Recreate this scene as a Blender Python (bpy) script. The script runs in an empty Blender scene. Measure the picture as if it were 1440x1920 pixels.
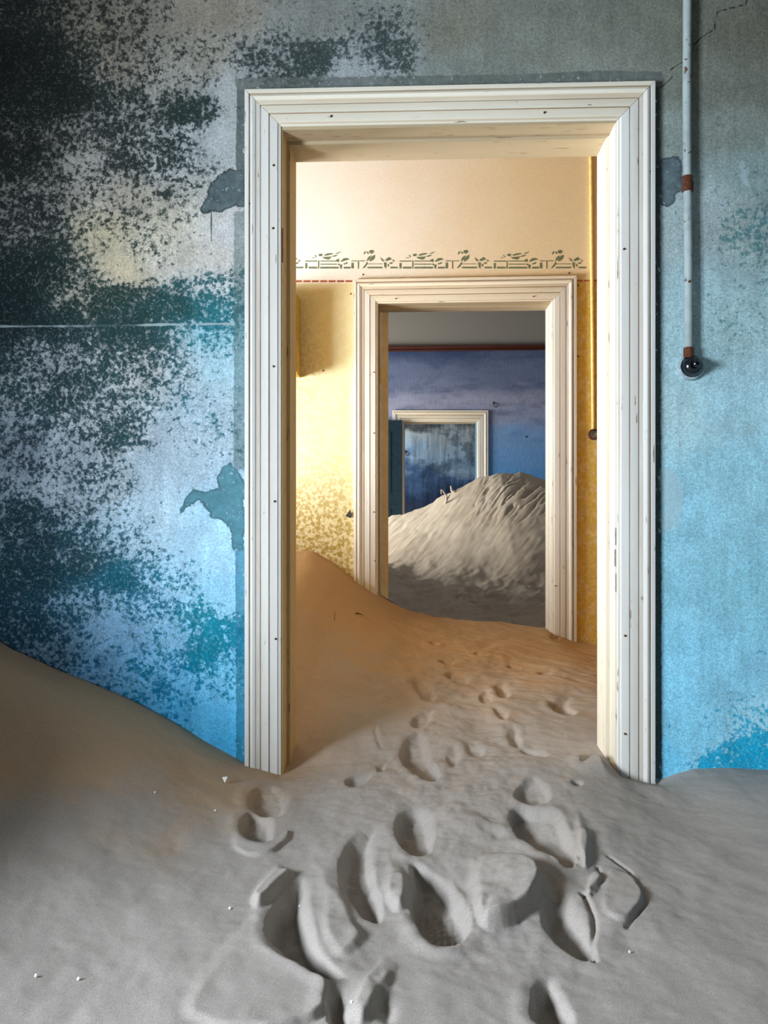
import bpy, math, random
import numpy as np
from mathutils import Vector

# ---------------------------------------------------------------- camera, world, lights, exposure
SC = bpy.context.scene
F = 1500.0                      # focal length in pixels of the 1440 x 1920 frame
EYE = 1.15
YAW = math.radians(2.6)
cam = bpy.data.cameras.new('camera')
cam.sensor_fit = 'VERTICAL'; cam.sensor_height = 24.0; cam.lens = F / 1920 * 24.0
cam.clip_start = 0.02
cam_o = bpy.data.objects.new('camera', cam)
cam_o.location = (0, 0, EYE); cam_o.rotation_euler = (math.pi / 2, 0, YAW)
SC.collection.objects.link(cam_o); SC.camera = cam_o

SC.view_settings.view_transform = 'Standard'
SC.view_settings.look = 'None'
SC.view_settings.gamma = 1.0
SC.view_settings.use_curve_mapping = False
SC.view_settings.exposure = 0.0
SC.cycles.max_bounces = 10
SC.cycles.diffuse_bounces = 6

world = bpy.data.worlds.new('world'); SC.world = world
world.use_nodes = True
bgn = world.node_tree.nodes['Background']
bgn.inputs['Color'].default_value = (0.55, 0.75, 1.0, 1); bgn.inputs['Strength'].default_value = 0.6

XL, XR = -2.0, 2.2
X2L = -2.7                      # the corridor runs on to the left
#             # side walls of the front room and the corridor
Y1, Y1B = 2.55, 2.75            # blue wall with doorway 1
Y2, Y2B = 4.68, 4.86            # yellow wall with doorway 2
Y3, Y3B = 10.9, 11.1            # far blue wall with doorway 3
Y4 = 12.6                       # wall of the last room
X3L, X3R = -3.4, 3.2            # side walls of the far room
ZC = 3.9                        # ceilings
WIN1 = (-0.30, 0.80, 0.80, 1.80)    # y0, y1, z0, z1 of each window opening in the left walls
WIN2 = (2.90, 4.30, 1.00, 1.95)
WIN3 = (8.50, 10.4, 0.95, 2.5)
OPEN4 = (11.3, 12.4, 1.2, 2.6)  # opening added for the last room's lamp

def window_light(name, x, win, power, col):
    y0, y1, z0, z1 = win
    l = bpy.data.lights.new(name, 'AREA'); l.shape = 'RECTANGLE'
    l.size = z1 - z0; l.size_y = y1 - y0; l.energy = power; l.color = col
    o = bpy.data.objects.new(name, l)
    o.location = (x - 0.22, (y0 + y1) / 2, (z0 + z1) / 2)
    o.rotation_euler = (0, -math.pi / 2, 0)
    SC.collection.objects.link(o)
    return o
window_light('front_window_daylight', XL, WIN1, 355, (0.775, 0.88, 1.0))
window_light('corridor_window_daylight', X2L, WIN2, 360, (0.90, 0.96, 1.0))
window_light('far_window_daylight', X3L, WIN3, 380, (1.0, 0.97, 0.92))
window_light('last_room_added_light', XL, OPEN4, 110, (0.85, 0.93, 1.0))  # added lamp that brightens the last room, no known window there

# ---------------------------------------------------------------- helpers
FWD = np.array([-math.sin(YAW), math.cos(YAW), 0.0])
RGT = np.array([math.cos(YAW), math.sin(YAW), 0.0])
UPV = np.array([0, 0, 1.0])
ORG = np.array([0, 0, EYE])

def ray(px, py):
    return FWD + RGT * ((px - 720) / F) + UPV * ((960 - py) / F)
def P(px, py, Y):
    d = ray(px, py); return ORG + d * (Y / d[1])
def px_of(x, y, z):
    dx, dy, dz = x, y, z - EYE
    dep = dx * FWD[0] + dy * FWD[1]
    return 720 + F * (dx * RGT[0] + dy * RGT[1]) / dep, 960 - F * dz / dep

def lin(c):
    c = np.asarray(c, float) / 255.0
    return np.where(c <= 0.04045, c / 12.92, ((c + 0.055) / 1.055) ** 2.4)
def L4(r, g, b):
    return tuple(lin((r, g, b))) + (1.0,)

def link(o, parent=None):
    SC.collection.objects.link(o)
    if parent is not None: o.parent = parent
    return o
def meta(o, label=None, cat=None, group=None, kind=None):
    if label: o['label'] = label
    if cat: o['category'] = cat
    if group: o['group'] = group
    if kind: o['kind'] = kind
    return o
def empty(name, loc=(0, 0, 0)):
    o = bpy.data.objects.new(name, None); o.location = loc; o.empty_display_size = 0.1
    return link(o)

def obj(name, verts, faces, mats, parent=None, smooth=False, loc=None, fmat=None):
    """one mesh object; with a parent, verts are world positions re-expressed about the parent's location"""
    me = bpy.data.meshes.new(name)
    v = np.asarray(verts, float)
    off = np.zeros(3)
    if parent is not None: off = np.array(parent.location)
    elif loc is not None: off = np.array(loc)
    v = v - off
    me.from_pydata(v.tolist(), [], [list(f) for f in faces])
    if not isinstance(mats, (list, tuple)): mats = [mats]
    for m in mats: me.materials.append(m)
    if fmat is not None: me.polygons.foreach_set('material_index', np.asarray(fmat, np.int32))
    if smooth: me.polygons.foreach_set('use_smooth', np.ones(len(me.polygons), bool))
    me.update()
    o = bpy.data.objects.new(name, me)
    if parent is None and loc is not None: o.location = loc
    return link(o, parent)

def box(x0, x1, y0, y1, z0, z1):
    v = [(x0, y0, z0), (x1, y0, z0), (x1, y1, z0), (x0, y1, z0), (x0, y0, z1), (x1, y0, z1), (x1, y1, z1), (x0, y1, z1)]
    f = [(0, 3, 2, 1), (4, 5, 6, 7), (0, 1, 5, 4), (1, 2, 6, 5), (2, 3, 7, 6), (3, 0, 4, 7)]
    return v, f
def join(*parts):
    V, Fc = [], []
    for v, f in parts:
        n = len(V); V += [tuple(p) for p in v]; Fc += [tuple(i + n for i in q) for q in f]
    return V, Fc
def tube(pts, rad, seg=12, cap=True):
    pts = [Vector(p) for p in pts]
    if not isinstance(rad, (list, tuple)): rad = [rad] * len(pts)
    V, Fc = [], []
    for i, p in enumerate(pts):
        a = pts[max(i - 1, 0)]; b = pts[min(i + 1, len(pts) - 1)]
        t = (b - a).normalized()
        u = t.cross(Vector((0.31, 0.9, 0.17))).normalized(); w = t.cross(u)
        for k in range(seg):
            an = 2 * math.pi * k / seg
            V.append(tuple(p + (u * math.cos(an) + w * math.sin(an)) * rad[i]))
    for i in range(len(pts) - 1):
        for k in range(seg):
            a = i * seg + k; b = i * seg + (k + 1) % seg
            Fc.append((a, b, b + seg, a + seg))
    if cap:
        Fc.append(tuple(range(seg - 1, -1, -1))); Fc.append(tuple(range((len(pts) - 1) * seg, len(pts) * seg)))
    return V, Fc
def lathe_y(c, prof, seg=28):
    """profile of (radius, distance towards the viewer) about an axis along -y through c"""
    V, Fc = [], []
    for r, d in prof:
        for k in range(seg):
            an = 2 * math.pi * k / seg
            V.append((c[0] + r * math.cos(an), c[1] - d, c[2] + r * math.sin(an)))
    n = len(prof)
    for i in range(n - 1):
        for k in range(seg):
            a = i * seg + k; b = i * seg + (k + 1) % seg
            Fc.append((a, a + seg, b + seg, b))
    Fc.append(tuple((n - 1) * seg + k for k in range(seg)))
    return V, Fc

# numpy noise and distance fields -------------------------------------------------------------
def vnoise(x, y, seed=0):
    rs = np.random.RandomState(seed); T = rs.rand(256, 256)
    xi = np.floor(x).astype(int); yi = np.floor(y).astype(int)
    fx = x - xi; fy = y - yi
    fx = fx * fx * (3 - 2 * fx); fy = fy * fy * (3 - 2 * fy)
    a = T[xi % 256, yi % 256]; b = T[(xi + 1) % 256, yi % 256]
    c = T[xi % 256, (yi + 1) % 256]; d = T[(xi + 1) % 256, (yi + 1) % 256]
    return (a * (1 - fx) + b * fx) * (1 - fy) + (c * (1 - fx) + d * fx) * fy - 0.5
def fbm(x, y, oct=4, seed=0, rough=0.5):
    s = 0.0; a = 1.0
    for i in range(oct):
        s = s + a * vnoise(x * 2 ** i + 17.3 * i, y * 2 ** i + 9.1 * i, seed + i); a *= rough
    return s
def sst(a, b, x):
    t = np.clip((x - a) / (b - a), 0, 1); return t * t * (3 - 2 * t)
def polydist(x, y, pts, closed=True):
    """distance to a polyline; with closed also the sign (+ inside)"""
    pts = np.asarray(pts, float); n = len(pts)
    d2 = np.full(x.shape, 1e9); ins = np.zeros(x.shape, bool)
    for i in range(n if closed else n - 1):
        ax, ay = pts[i]; bx, by = pts[(i + 1) % n]
        ex, ey = bx - ax, by - ay
        wx, wy = x - ax, y - ay
        t = np.clip((wx * ex + wy * ey) / (ex * ex + ey * ey + 1e-12), 0, 1)
        d2 = np.minimum(d2, (wx - ex * t) ** 2 + (wy - ey * t) ** 2)
        if closed and ay != by:
            c = ((ay > y) != (by > y)) & (x < (bx - ax) * (y - ay) / (by - ay) + ax)
            ins ^= c
    d = np.sqrt(d2)
    return np.where(ins, d, -d) if closed else d

def lines(segs):
    out = []
    for a, b, st in segs:
        n = max(1, int(round((b - a) / st))); out += list(np.linspace(a, b, n + 1)[:-1])
    out.append(segs[-1][1]); return np.array(out)
def gridfaces(nx, ny, keep=None):
    i = np.arange(nx - 1)[:, None] * ny + np.arange(ny - 1)[None, :]
    f = np.stack([i, i + ny, i + ny + 1, i + 1], -1)
    if keep is not None: return f[keep].reshape(-1, 4)
    return f.reshape(-1, 4)
def fast_mesh(name, V, Fq, mats, smooth=True, fmat=None):
    me = bpy.data.meshes.new(name)
    V = np.asarray(V, np.float32); Fq = np.asarray(Fq, np.int32)
    me.vertices.add(len(V)); me.vertices.foreach_set('co', V.ravel())
    me.loops.add(Fq.size); me.loops.foreach_set('vertex_index', Fq.ravel())
    me.polygons.add(len(Fq)); me.polygons.foreach_set('loop_start', np.arange(0, Fq.size, 4, dtype=np.int32))
    for m in mats: me.materials.append(m)
    me.polygons.foreach_set('use_smooth', np.full(len(Fq), smooth))
    if fmat is not None: me.polygons.foreach_set('material_index', np.asarray(fmat, np.int32))
    me.update(calc_edges=True); me.validate()
    return me
def fattr(me, name, arr):
    a = me.attributes.new(name, 'FLOAT', 'POINT'); a.data.foreach_set('value', np.asarray(arr, np.float32).ravel())
def cattr(me, name, arr):
    arr = np.concatenate([arr, np.ones((len(arr), 1))], 1)
    a = me.attributes.new(name, 'FLOAT_COLOR', 'POINT'); a.data.foreach_set('color', np.asarray(arr, np.float32).ravel())

# node helpers ---------------------------------------------------------------------------------
class M:
    def __init__(s, name, rough=0.85, spec=0.2):
        s.m = bpy.data.materials.new(name); s.m.use_nodes = True
        s.nt = s.m.node_tree; s.b = s.nt.nodes['Principled BSDF']
        s.b.inputs['Roughness'].default_value = rough
        s.b.inputs['Specular IOR Level'].default_value = spec
        s.tc = None
    def put(s, sock, v):
        if isinstance(v, bpy.types.NodeSocket): s.nt.links.new(v, sock)
        elif v is not None: sock.default_value = v
    def node(s, t, **kw):
        n = s.nt.nodes.new(t)
        for k, v in kw.items(): setattr(n, k, v)
        return n
    def co(s, scale=(1, 1, 1)):
        if s.tc is None: s.tc = s.node('ShaderNodeTexCoord')
        if tuple(scale) == (1, 1, 1): return s.tc.outputs['Object']
        mp = s.node('ShaderNodeMapping'); mp.inputs['Scale'].default_value = scale
        s.put(mp.inputs['Vector'], s.tc.outputs['Object']); return mp.outputs['Vector']
    def noise(s, scale, detail=4, rough=0.55, st=(1, 1, 1), dist=0.0, col=False):
        n = s.node('ShaderNodeTexNoise'); s.put(n.inputs['Vector'], s.co(st))
        n.inputs['Scale'].default_value = scale; n.inputs['Detail'].default_value = detail
        n.inputs['Roughness'].default_value = rough; n.inputs['Distortion'].default_value = dist
        return n.outputs['Color' if col else 'Fac']
    def math(s, op, a, b=None, c=None, clamp=False):
        n = s.node('ShaderNodeMath', operation=op, use_clamp=clamp)
        for k, v in enumerate((a, b, c)):
            if v is not None: s.put(n.inputs[k], v)
        return n.outputs[0]
    def ramp(s, v, a, b, lo=0.0, hi=1.0, smooth=True):
        n = s.node('ShaderNodeMapRange', interpolation_type='SMOOTHSTEP' if smooth else 'LINEAR')
        for k, x in zip(('Value', 'From Min', 'From Max', 'To Min', 'To Max'), (v, a, b, lo, hi)): s.put(n.inputs[k], x)
        return n.outputs[0]
    def mix(s, f, a, b, mode='MIX'):
        n = s.node('ShaderNodeMix', data_type='RGBA', blend_type=mode)
        s.put(n.inputs[0], f); s.put(n.inputs[6], a); s.put(n.inputs[7], b); return n.outputs[2]
    def att(s, name, col=False):
        n = s.node('ShaderNodeAttribute', attribute_name=name); return n.outputs['Color' if col else 'Fac']
    def xyz(s):
        n = s.node('ShaderNodeSeparateXYZ'); s.put(n.inputs[0], s.co()); return n.outputs
    def scale(s, col, f):
        n = s.node('ShaderNodeVectorMath', operation='SCALE'); s.put(n.inputs[0], col); s.put(n.inputs['Scale'], f); return n.outputs[0]
    def bump(s, h, dist=0.002, st=0.6):
        n = s.node('ShaderNodeBump'); s.put(n.inputs['Height'], h)
        n.inputs['Distance'].default_value = dist; n.inputs['Strength'].default_value = st
        s.put(s.b.inputs['Normal'], n.outputs[0])
    def color(s, c): s.put(s.b.inputs['Base Color'], c); return s

# ---------------------------------------------------------------- materials
def mat_patina():
    m = M('patinated_blue_limewash', 0.9, 0.15)
    cov = m.att('cov')
    n1 = m.noise(74, 7, 0.68); n2 = m.noise(7, 5, 0.6, (1, 1, 2.2)); n4 = m.noise(25, 5, 0.65, (1, 1, 1.3))
    n = m.math('ADD', m.math('ADD', m.math('MULTIPLY', n1, 0.60), m.math('MULTIPLY', n2, 0.15)), m.math('MULTIPLY', n4, 0.25))
    t = m.math('MULTIPLY_ADD', m.math('SUBTRACT', 0.5, cov), 0.30, 0.5)
    mask = m.ramp(n, m.math('SUBTRACT', t, 0.036), m.math('ADD', t, 0.036))
    # pin-point flakes and specks over both tones
    pin = m.noise(150, 5, 0.7)
    mask = m.math('SUBTRACT', mask, m.math('MULTIPLY', mask, m.ramp(pin, 0.55, 0.62, 0, 0.75)))
    mask = m.math('ADD', mask, m.math('MULTIPLY', m.math('MULTIPLY', m.ramp(pin, 0.46, 0.38, 0, 0.8), cov), m.math('SUBTRACT', 1.0, mask)))
    half = m.math('MULTIPLY', m.ramp(n, m.math('SUBTRACT', t, 0.07), m.math('ADD', t, 0.01)), m.ramp(cov, 0.02, 0.35, 0.15, 0.5))
    lt = m.mix(half, m.att('lightc', True), m.att('darkc', True))
    lt = m.scale(lt, m.ramp(m.noise(110, 4, 0.7), 0.55, 0.68, 1.0, 1.22))
    base = m.mix(mask, lt, m.att('darkc', True))
    # soft cloudy tone variation and vertical drag marks of the brush
    var = m.ramp(m.noise(9, 6, 0.6, (1, 1, 0.8)), 0.3, 0.7, 0.86, 1.12)
    streak = m.ramp(m.noise(70, 3, 0.6, (1, 1, 0.06)), 0.3, 0.7, 0.94, 1.06)
    fine = m.ramp(m.noise(190, 4, 0.65), 0.3, 0.7, 0.76, 1.24)
    base = m.scale(base, m.math('MULTIPLY', m.math('MULTIPLY', var, streak), fine))
    # repaired plaster patches and the strip along the door casing
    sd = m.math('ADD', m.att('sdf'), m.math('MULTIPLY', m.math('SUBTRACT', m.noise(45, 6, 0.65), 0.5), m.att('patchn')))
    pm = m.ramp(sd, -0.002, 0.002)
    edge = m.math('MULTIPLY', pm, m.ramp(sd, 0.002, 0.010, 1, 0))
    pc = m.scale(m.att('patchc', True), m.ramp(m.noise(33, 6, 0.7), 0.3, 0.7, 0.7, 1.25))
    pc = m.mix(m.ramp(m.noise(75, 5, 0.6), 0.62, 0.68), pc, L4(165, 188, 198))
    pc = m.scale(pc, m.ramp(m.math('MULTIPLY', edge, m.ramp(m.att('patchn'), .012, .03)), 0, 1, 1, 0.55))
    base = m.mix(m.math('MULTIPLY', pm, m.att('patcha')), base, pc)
    # pale salt bloom
    sl = m.math('ADD', m.att('bloom'), m.math('MULTIPLY', m.math('SUBTRACT', m.noise(38, 6, 0.7), 0.5), 0.07))
    base = m.mix(m.math('MULTIPLY', m.ramp(sl, -0.004, 0.006), 0.55), base, L4(178, 200, 206))
    # cracks
    ck = m.math('ADD', m.att('crack'), m.math('MULTIPLY', m.math('SUBTRACT', m.noise(60, 4, 0.6), 0.5), 0.004))
    cm = m.ramp(m.math('ABSOLUTE', ck), 0.0010, 0.0030, 1, 0)
    base = m.mix(m.math('MULTIPLY', cm, 0.85), base, L4(28, 32, 32))
    # pale raised seam
    sm = m.ramp(m.math('ABSOLUTE', m.math('ADD', m.att('seam'), m.math('MULTIPLY', m.math('SUBTRACT', m.noise(30, 4, 0.6), 0.5), 0.008))), 0.002, 0.005, 1, 0)
    base = m.mix(m.math('MULTIPLY', sm, m.ramp(m.noise(8, 3, 0.5), 0.42, 0.62, 0.08, 0.8)), base, L4(170, 185, 188))
    m.color(base)
    h = m.math('ADD', m.math('MULTIPLY', m.math('SUBTRACT', 1.0, mask), 0.5), m.math('MULTIPLY', m.noise(160, 4, 0.6), 0.6))
    h = m.math('SUBTRACT', h, m.math('MULTIPLY', cm, 2.0))
    h = m.math('ADD', h, sm)
    m.bump(h, 0.0016, 0.5)
    return m.m

def mat_plain(name, rgb, rough=0.85, var=0.12, sc=12, spec=0.2, bump=0.0):
    m = M(name, rough, spec)
    c = L4(*rgb)[:3] + (1,)
    k = m.ramp(m.noise(sc, 5, 0.6), 0.3, 0.7, 1 - var, 1 + var)
    m.color(m.scale(c[:3], k))
    if bump: m.bump(m.noise(sc * 8, 4, 0.6), bump, 0.6)
    return m.m

def mat_white_paint(name, rgb=(232, 230, 222), dirt=(170, 135, 85), wood=(95, 75, 55), axis='z', chips=0.70, dust=(0.25, 0.8)):
    m = M(name, 0.55, 0.35)
    st = (1, 1, 0.10) if axis == 'z' else (0.10, 1, 1)
    c = m.scale(L4(*rgb)[:3], m.ramp(m.noise(6, 5, 0.6, st), 0.3, 0.7, 0.92, 1.05))
    # sand dust settled in the grooves
    d = m.math('MULTIPLY', m.att('dirt'), m.ramp(m.noise(20, 4, 0.6, st), 0.30, 0.62, dust[0], dust[1]))
    c = m.mix(d, c, L4(*dirt))
    # hairline worn streaks along the grain and at the arrises
    w = m.ramp(m.math('ADD', m.noise(110, 4, 0.55, st), m.math('MULTIPLY', m.att('edge'), 0.06)), chips, chips + 0.025)
    c = m.mix(m.math('MULTIPLY', w, 0.75), c, L4(*wood))
    m.color(c)
    m.bump(m.math('SUBTRACT', m.noise(60, 4, 0.6, st), m.math('MULTIPLY', w, 1.2)), 0.0008, 0.5)
    return m.m

def mat_sand(name, rgb, warm, blend=False):
    m = M(name, 0.95, 0.1)
    f = m.ramp(m.noise(2.2, 4, 0.6), 0.38, 0.66)
    if blend:      # warm corridor light painted in: the grey sand turns ochre further inside
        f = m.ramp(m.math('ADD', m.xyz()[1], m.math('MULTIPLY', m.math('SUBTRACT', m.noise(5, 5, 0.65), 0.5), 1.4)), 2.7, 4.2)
        px_, py_, _z = m.xyz()      # warm bounce light on the left drift, painted as an ochre tongue
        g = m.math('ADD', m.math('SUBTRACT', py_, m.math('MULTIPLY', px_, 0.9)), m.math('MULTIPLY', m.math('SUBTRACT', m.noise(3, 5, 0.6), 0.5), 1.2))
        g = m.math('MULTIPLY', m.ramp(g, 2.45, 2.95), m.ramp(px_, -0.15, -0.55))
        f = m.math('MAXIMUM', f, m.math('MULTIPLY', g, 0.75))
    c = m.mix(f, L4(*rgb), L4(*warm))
    g = m.ramp(m.noise(900, 2, 0.6), 0.25, 0.75, 0.70, 1.30)
    g2 = m.ramp(m.noise(260, 3, 0.65), 0.3, 0.7, 0.93, 1.07)
    c = m.scale(c, m.math('MULTIPLY', g, g2))
    c = m.mix(m.ramp(m.noise(420, 1, 0.5), 0.735, 0.75), c, L4(205, 205, 200))
    m.color(c)
    h = m.math('ADD', m.math('MULTIPLY', m.noise(700, 2, 0.6), 0.35), m.math('MULTIPLY', m.noise(70, 5, 0.6), 0.35))
    m.bump(h, 0.003, 0.5)
    return m.m

def mat_yellow():
    m = M('yellow_and_cream_distemper', 0.9, 0.1)
    x, y, z = m.xyz()
    up = m.att('upper')
    # cream upper zone, whiter to the left: bright window light painted in
    cream = m.mix(m.ramp(m.math('ADD', x, m.math('MULTIPLY', m.noise(3, 5, 0.6), 0.8)), -0.3, 1.2), L4(242, 238, 230), L4(234, 212, 174))
    cream = m.scale(cream, m.ramp(m.noise(260, 2, 0.6), 0.3, 0.7, 0.90, 1.10))
    # yellow dado, its pale left end is window light put into the colour
    falloff = m.ramp(x, -0.75, 0.5)
    yel = m.mix(falloff, L4(228, 220, 176), L4(228, 190, 98))
    blot = m.ramp(m.noise(24, 7, 0.66), 0.44, 0.60)
    yel = m.mix(m.math('MULTIPLY', blot, 0.35), yel, L4(240, 230, 196))
    ol = m.math('MULTIPLY', m.ramp(m.noise(46, 7, 0.7), 0.44, 0.56), m.att('cov'))
    yel = m.mix(m.math('MULTIPLY', ol, 0.85), yel, L4(172, 138, 44))
    yel = m.scale(yel, m.ramp(m.noise(200, 2, 0.6), 0.3, 0.7, 0.90, 1.10))
    m.color(m.mix(up, yel, cream))
    m.bump(m.noise(120, 4, 0.6), 0.001, 0.4)
    return m.m

def mat_far():
    m = M('blue_far_wall_distemper', 0.9, 0.1)
    x, y, z = m.xyz()
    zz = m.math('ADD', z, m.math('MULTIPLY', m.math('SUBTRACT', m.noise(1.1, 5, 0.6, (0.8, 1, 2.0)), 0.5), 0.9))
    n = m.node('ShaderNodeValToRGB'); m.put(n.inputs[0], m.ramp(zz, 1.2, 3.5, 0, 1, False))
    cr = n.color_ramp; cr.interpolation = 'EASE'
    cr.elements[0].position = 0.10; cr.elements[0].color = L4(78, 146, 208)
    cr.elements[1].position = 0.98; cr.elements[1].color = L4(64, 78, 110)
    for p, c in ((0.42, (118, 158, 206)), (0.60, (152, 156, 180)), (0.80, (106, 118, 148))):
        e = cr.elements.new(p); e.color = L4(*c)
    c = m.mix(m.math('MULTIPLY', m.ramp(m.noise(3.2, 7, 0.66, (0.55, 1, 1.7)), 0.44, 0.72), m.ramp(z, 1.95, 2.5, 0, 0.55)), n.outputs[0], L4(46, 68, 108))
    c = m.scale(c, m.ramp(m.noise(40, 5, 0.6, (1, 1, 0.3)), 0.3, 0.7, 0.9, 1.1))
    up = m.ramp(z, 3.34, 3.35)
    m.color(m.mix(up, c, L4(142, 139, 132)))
    return m.m

def mat_last():
    m = M('stained_last_room_wall', 0.9, 0.1)
    x, y, z = m.xyz()
    zz = m.math('ADD', z, m.math('MULTIPLY', m.math('SUBTRACT', m.noise(1.6, 6, 0.6, (1.1, 1, 1.6)), 0.5), 1.3))
    n = m.node('ShaderNodeValToRGB'); m.put(n.inputs[0], m.ramp(zz, 0.9, 2.7, 0, 1, False))
    cr = n.color_ramp
    cr.elements[0].position = 0.0; cr.elements[0].color = L4(56, 54, 66)
    cr.elements[1].position = 1.0; cr.elements[1].color = L4(84, 80, 72)
    for p, c in ((0.25, (44, 56, 76)), (0.45, (78, 100, 126)), (0.60, (152, 172, 182)), (0.78, (184, 186, 178)), (0.9, (100, 98, 90))):
        e = cr.elements.new(p); e.color = L4(*c)
    c = m.scale(n.outputs[0], m.ramp(m.noise(16, 5, 0.65, (1, 1, 0.12)), 0.3, 0.7, 0.62, 1.3))
    c = m.mix(m.math('MULTIPLY', m.ramp(m.noise(3, 6, 0.65), 0.5, 0.62), 0.6), c, L4(40, 52, 68))
    m.color(c)
    return m.m

MT = dict(
    patina=mat_patina(), yellow=mat_yellow(), far=mat_far(), last=mat_last(),
    casing_z=mat_white_paint('white_casing_paint_upright', axis='z'),
    casing_x=mat_white_paint('white_casing_paint_head', axis='x', rgb=(236, 228, 208), dust=(0.6, 1.0)),
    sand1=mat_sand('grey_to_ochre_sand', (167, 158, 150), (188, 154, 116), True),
    sand3=mat_sand('pale_dune_sand', (200, 188, 168), (190, 176, 156)),
    plaster=mat_plain('grey_blue_side_plaster', (104, 112, 116), var=0.15, sc=6, bump=0.001),
    dark_plaster=mat_plain('dim_side_plaster', (112, 118, 116), var=0.15, sc=6),
    cream=mat_plain('cream_side_plaster', (158, 128, 84), var=0.06, sc=6),
    ceil=mat_plain('ceiling_limewash', (128, 122, 112), var=0.08, sc=5),
    grey3=mat_plain('far_side_plaster', (140, 148, 165), var=0.08, sc=5),
    board=mat_plain('floor_boards_under_sand', (120, 95, 70)),
    rail=mat_plain('dark_brown_rail_paint', (66, 26, 14), 0.5, 0.15, 20, 0.4),
    teal=mat_plain('deep_teal_door_paint', (20, 46, 58), 0.5, 0.22, 14, 0.35),
    tan=mat_plain('bare_ochre_wood', (242, 220, 172), 0.7, 0.08, 18),
    rust=mat_plain('rusted_iron', (96, 54, 34), 0.8, 0.35, 90, 0.3, 0.001),
    nail=mat_plain('rusty_nail', (82, 52, 34), 0.7, 0.2, 60),
    black=mat_plain('black_bakelite', (22, 25, 32), 0.18, 0.1, 30, 0.6),
    plate=mat_plain('painted_switch_base', (168, 186, 192), 0.6, 0.4, 150, 0.3, 0.001),
    steel=mat_plain('worn_metal', (165, 160, 150), 0.35, 0.2, 100, 0.5),
    stencil=mat_plain('olive_green_stencil_paint', (112, 122, 96), 0.9, 0.18, 60),
    reddash=mat_plain('brick_red_stencil_paint', (180, 104, 78), 0.9, 0.15, 60),
    twig=mat_plain('bleached_twig', (205, 190, 175), 0.8, 0.1, 60),
    brown=mat_plain('dry_brown_stem', (110, 84, 50), 0.8, 0.1, 60),
    paper=mat_plain('white_chip', (238, 238, 235), 0.7, 0.03, 60),
    hole=mat_plain('exposed_dark_plaster', (62, 58, 50), 0.9, 0.3, 90),
)
def mat_pipe():
    m = M('painted_conduit', 0.6, 0.3)
    x, y, z = m.xyz()
    c = m.mix(m.ramp(z, 1.6, 2.6), L4(168, 180, 178), L4(92, 94, 86))
    r = m.ramp(m.noise(45, 5, 0.65), 0.62, 0.66)
    c = m.scale(c, m.ramp(m.noise(20, 5, 0.6), 0.3, 0.7, 0.85, 1.1))
    m.color(m.mix(r, c, L4(98, 62, 40))); m.bump(m.noise(70, 4, 0.6), 0.001, 0.5)
    return m.m
MT['pipe'] = mat_pipe()
MT['pipe2'] = mat_plain('yellow_painted_conduit', (236, 206, 130), 0.6, 0.15, 40, 0.3)
MT['boxy'] = mat_plain('yellow_painted_box', (196, 160, 70), 0.8, 0.15, 30)

# ---------------------------------------------------------------- doorway geometry from measured points
class D: pass
def doorway(Yf, Yb, oL, oR, topL, topR, iL, iR, it, proud):
    d = D(); Yc = Yf - proud
    d.Yf, d.Yb, d.Yc = Yf, Yb, Yc
    d.xoL = P(oL, 960, Yc)[0]; d.xoR = P(oR, 960, Yc)[0]
    d.zL = P(oL, topL, Yc)[2]; d.zR = P(oR, topR, Yc)[2]
    d.w = (P(iL, 960, Yc)[0] - d.xoL + d.xoR - P(iR, 960, Yc)[0]) / 2
    d.xiL = d.xoL + d.w; d.xiR = d.xoR - d.w
    rv = 0.004 if Yf < 4 else 0.003
    d.jL = d.xiL + rv; d.jR = d.xiR - rv; d.stop = 0.011 if Yf < 4 else 0.004
    d.jT = P((iL + iR) / 2, it, Yc)[2] - 0.008
    d.ztop = lambda x: d.zL + (d.zR - d.zL) * (x - d.xoL) / (d.xoR - d.xoL)
    return d
D1 = doorway(Y1, Y1B, 458.5, 1229, 167, 151, 525, 1158, 228, 0.026)
D2 = doorway(Y2, Y2B, 663, 1081.5, 523.5, 516.5, 707, 1034.5, 563.5, 0.026)
D3 = doorway(Y3, Y3B, 736, 915.5, 769.5, 769.5, 757, 893.5, 790, 0.03)

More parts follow.
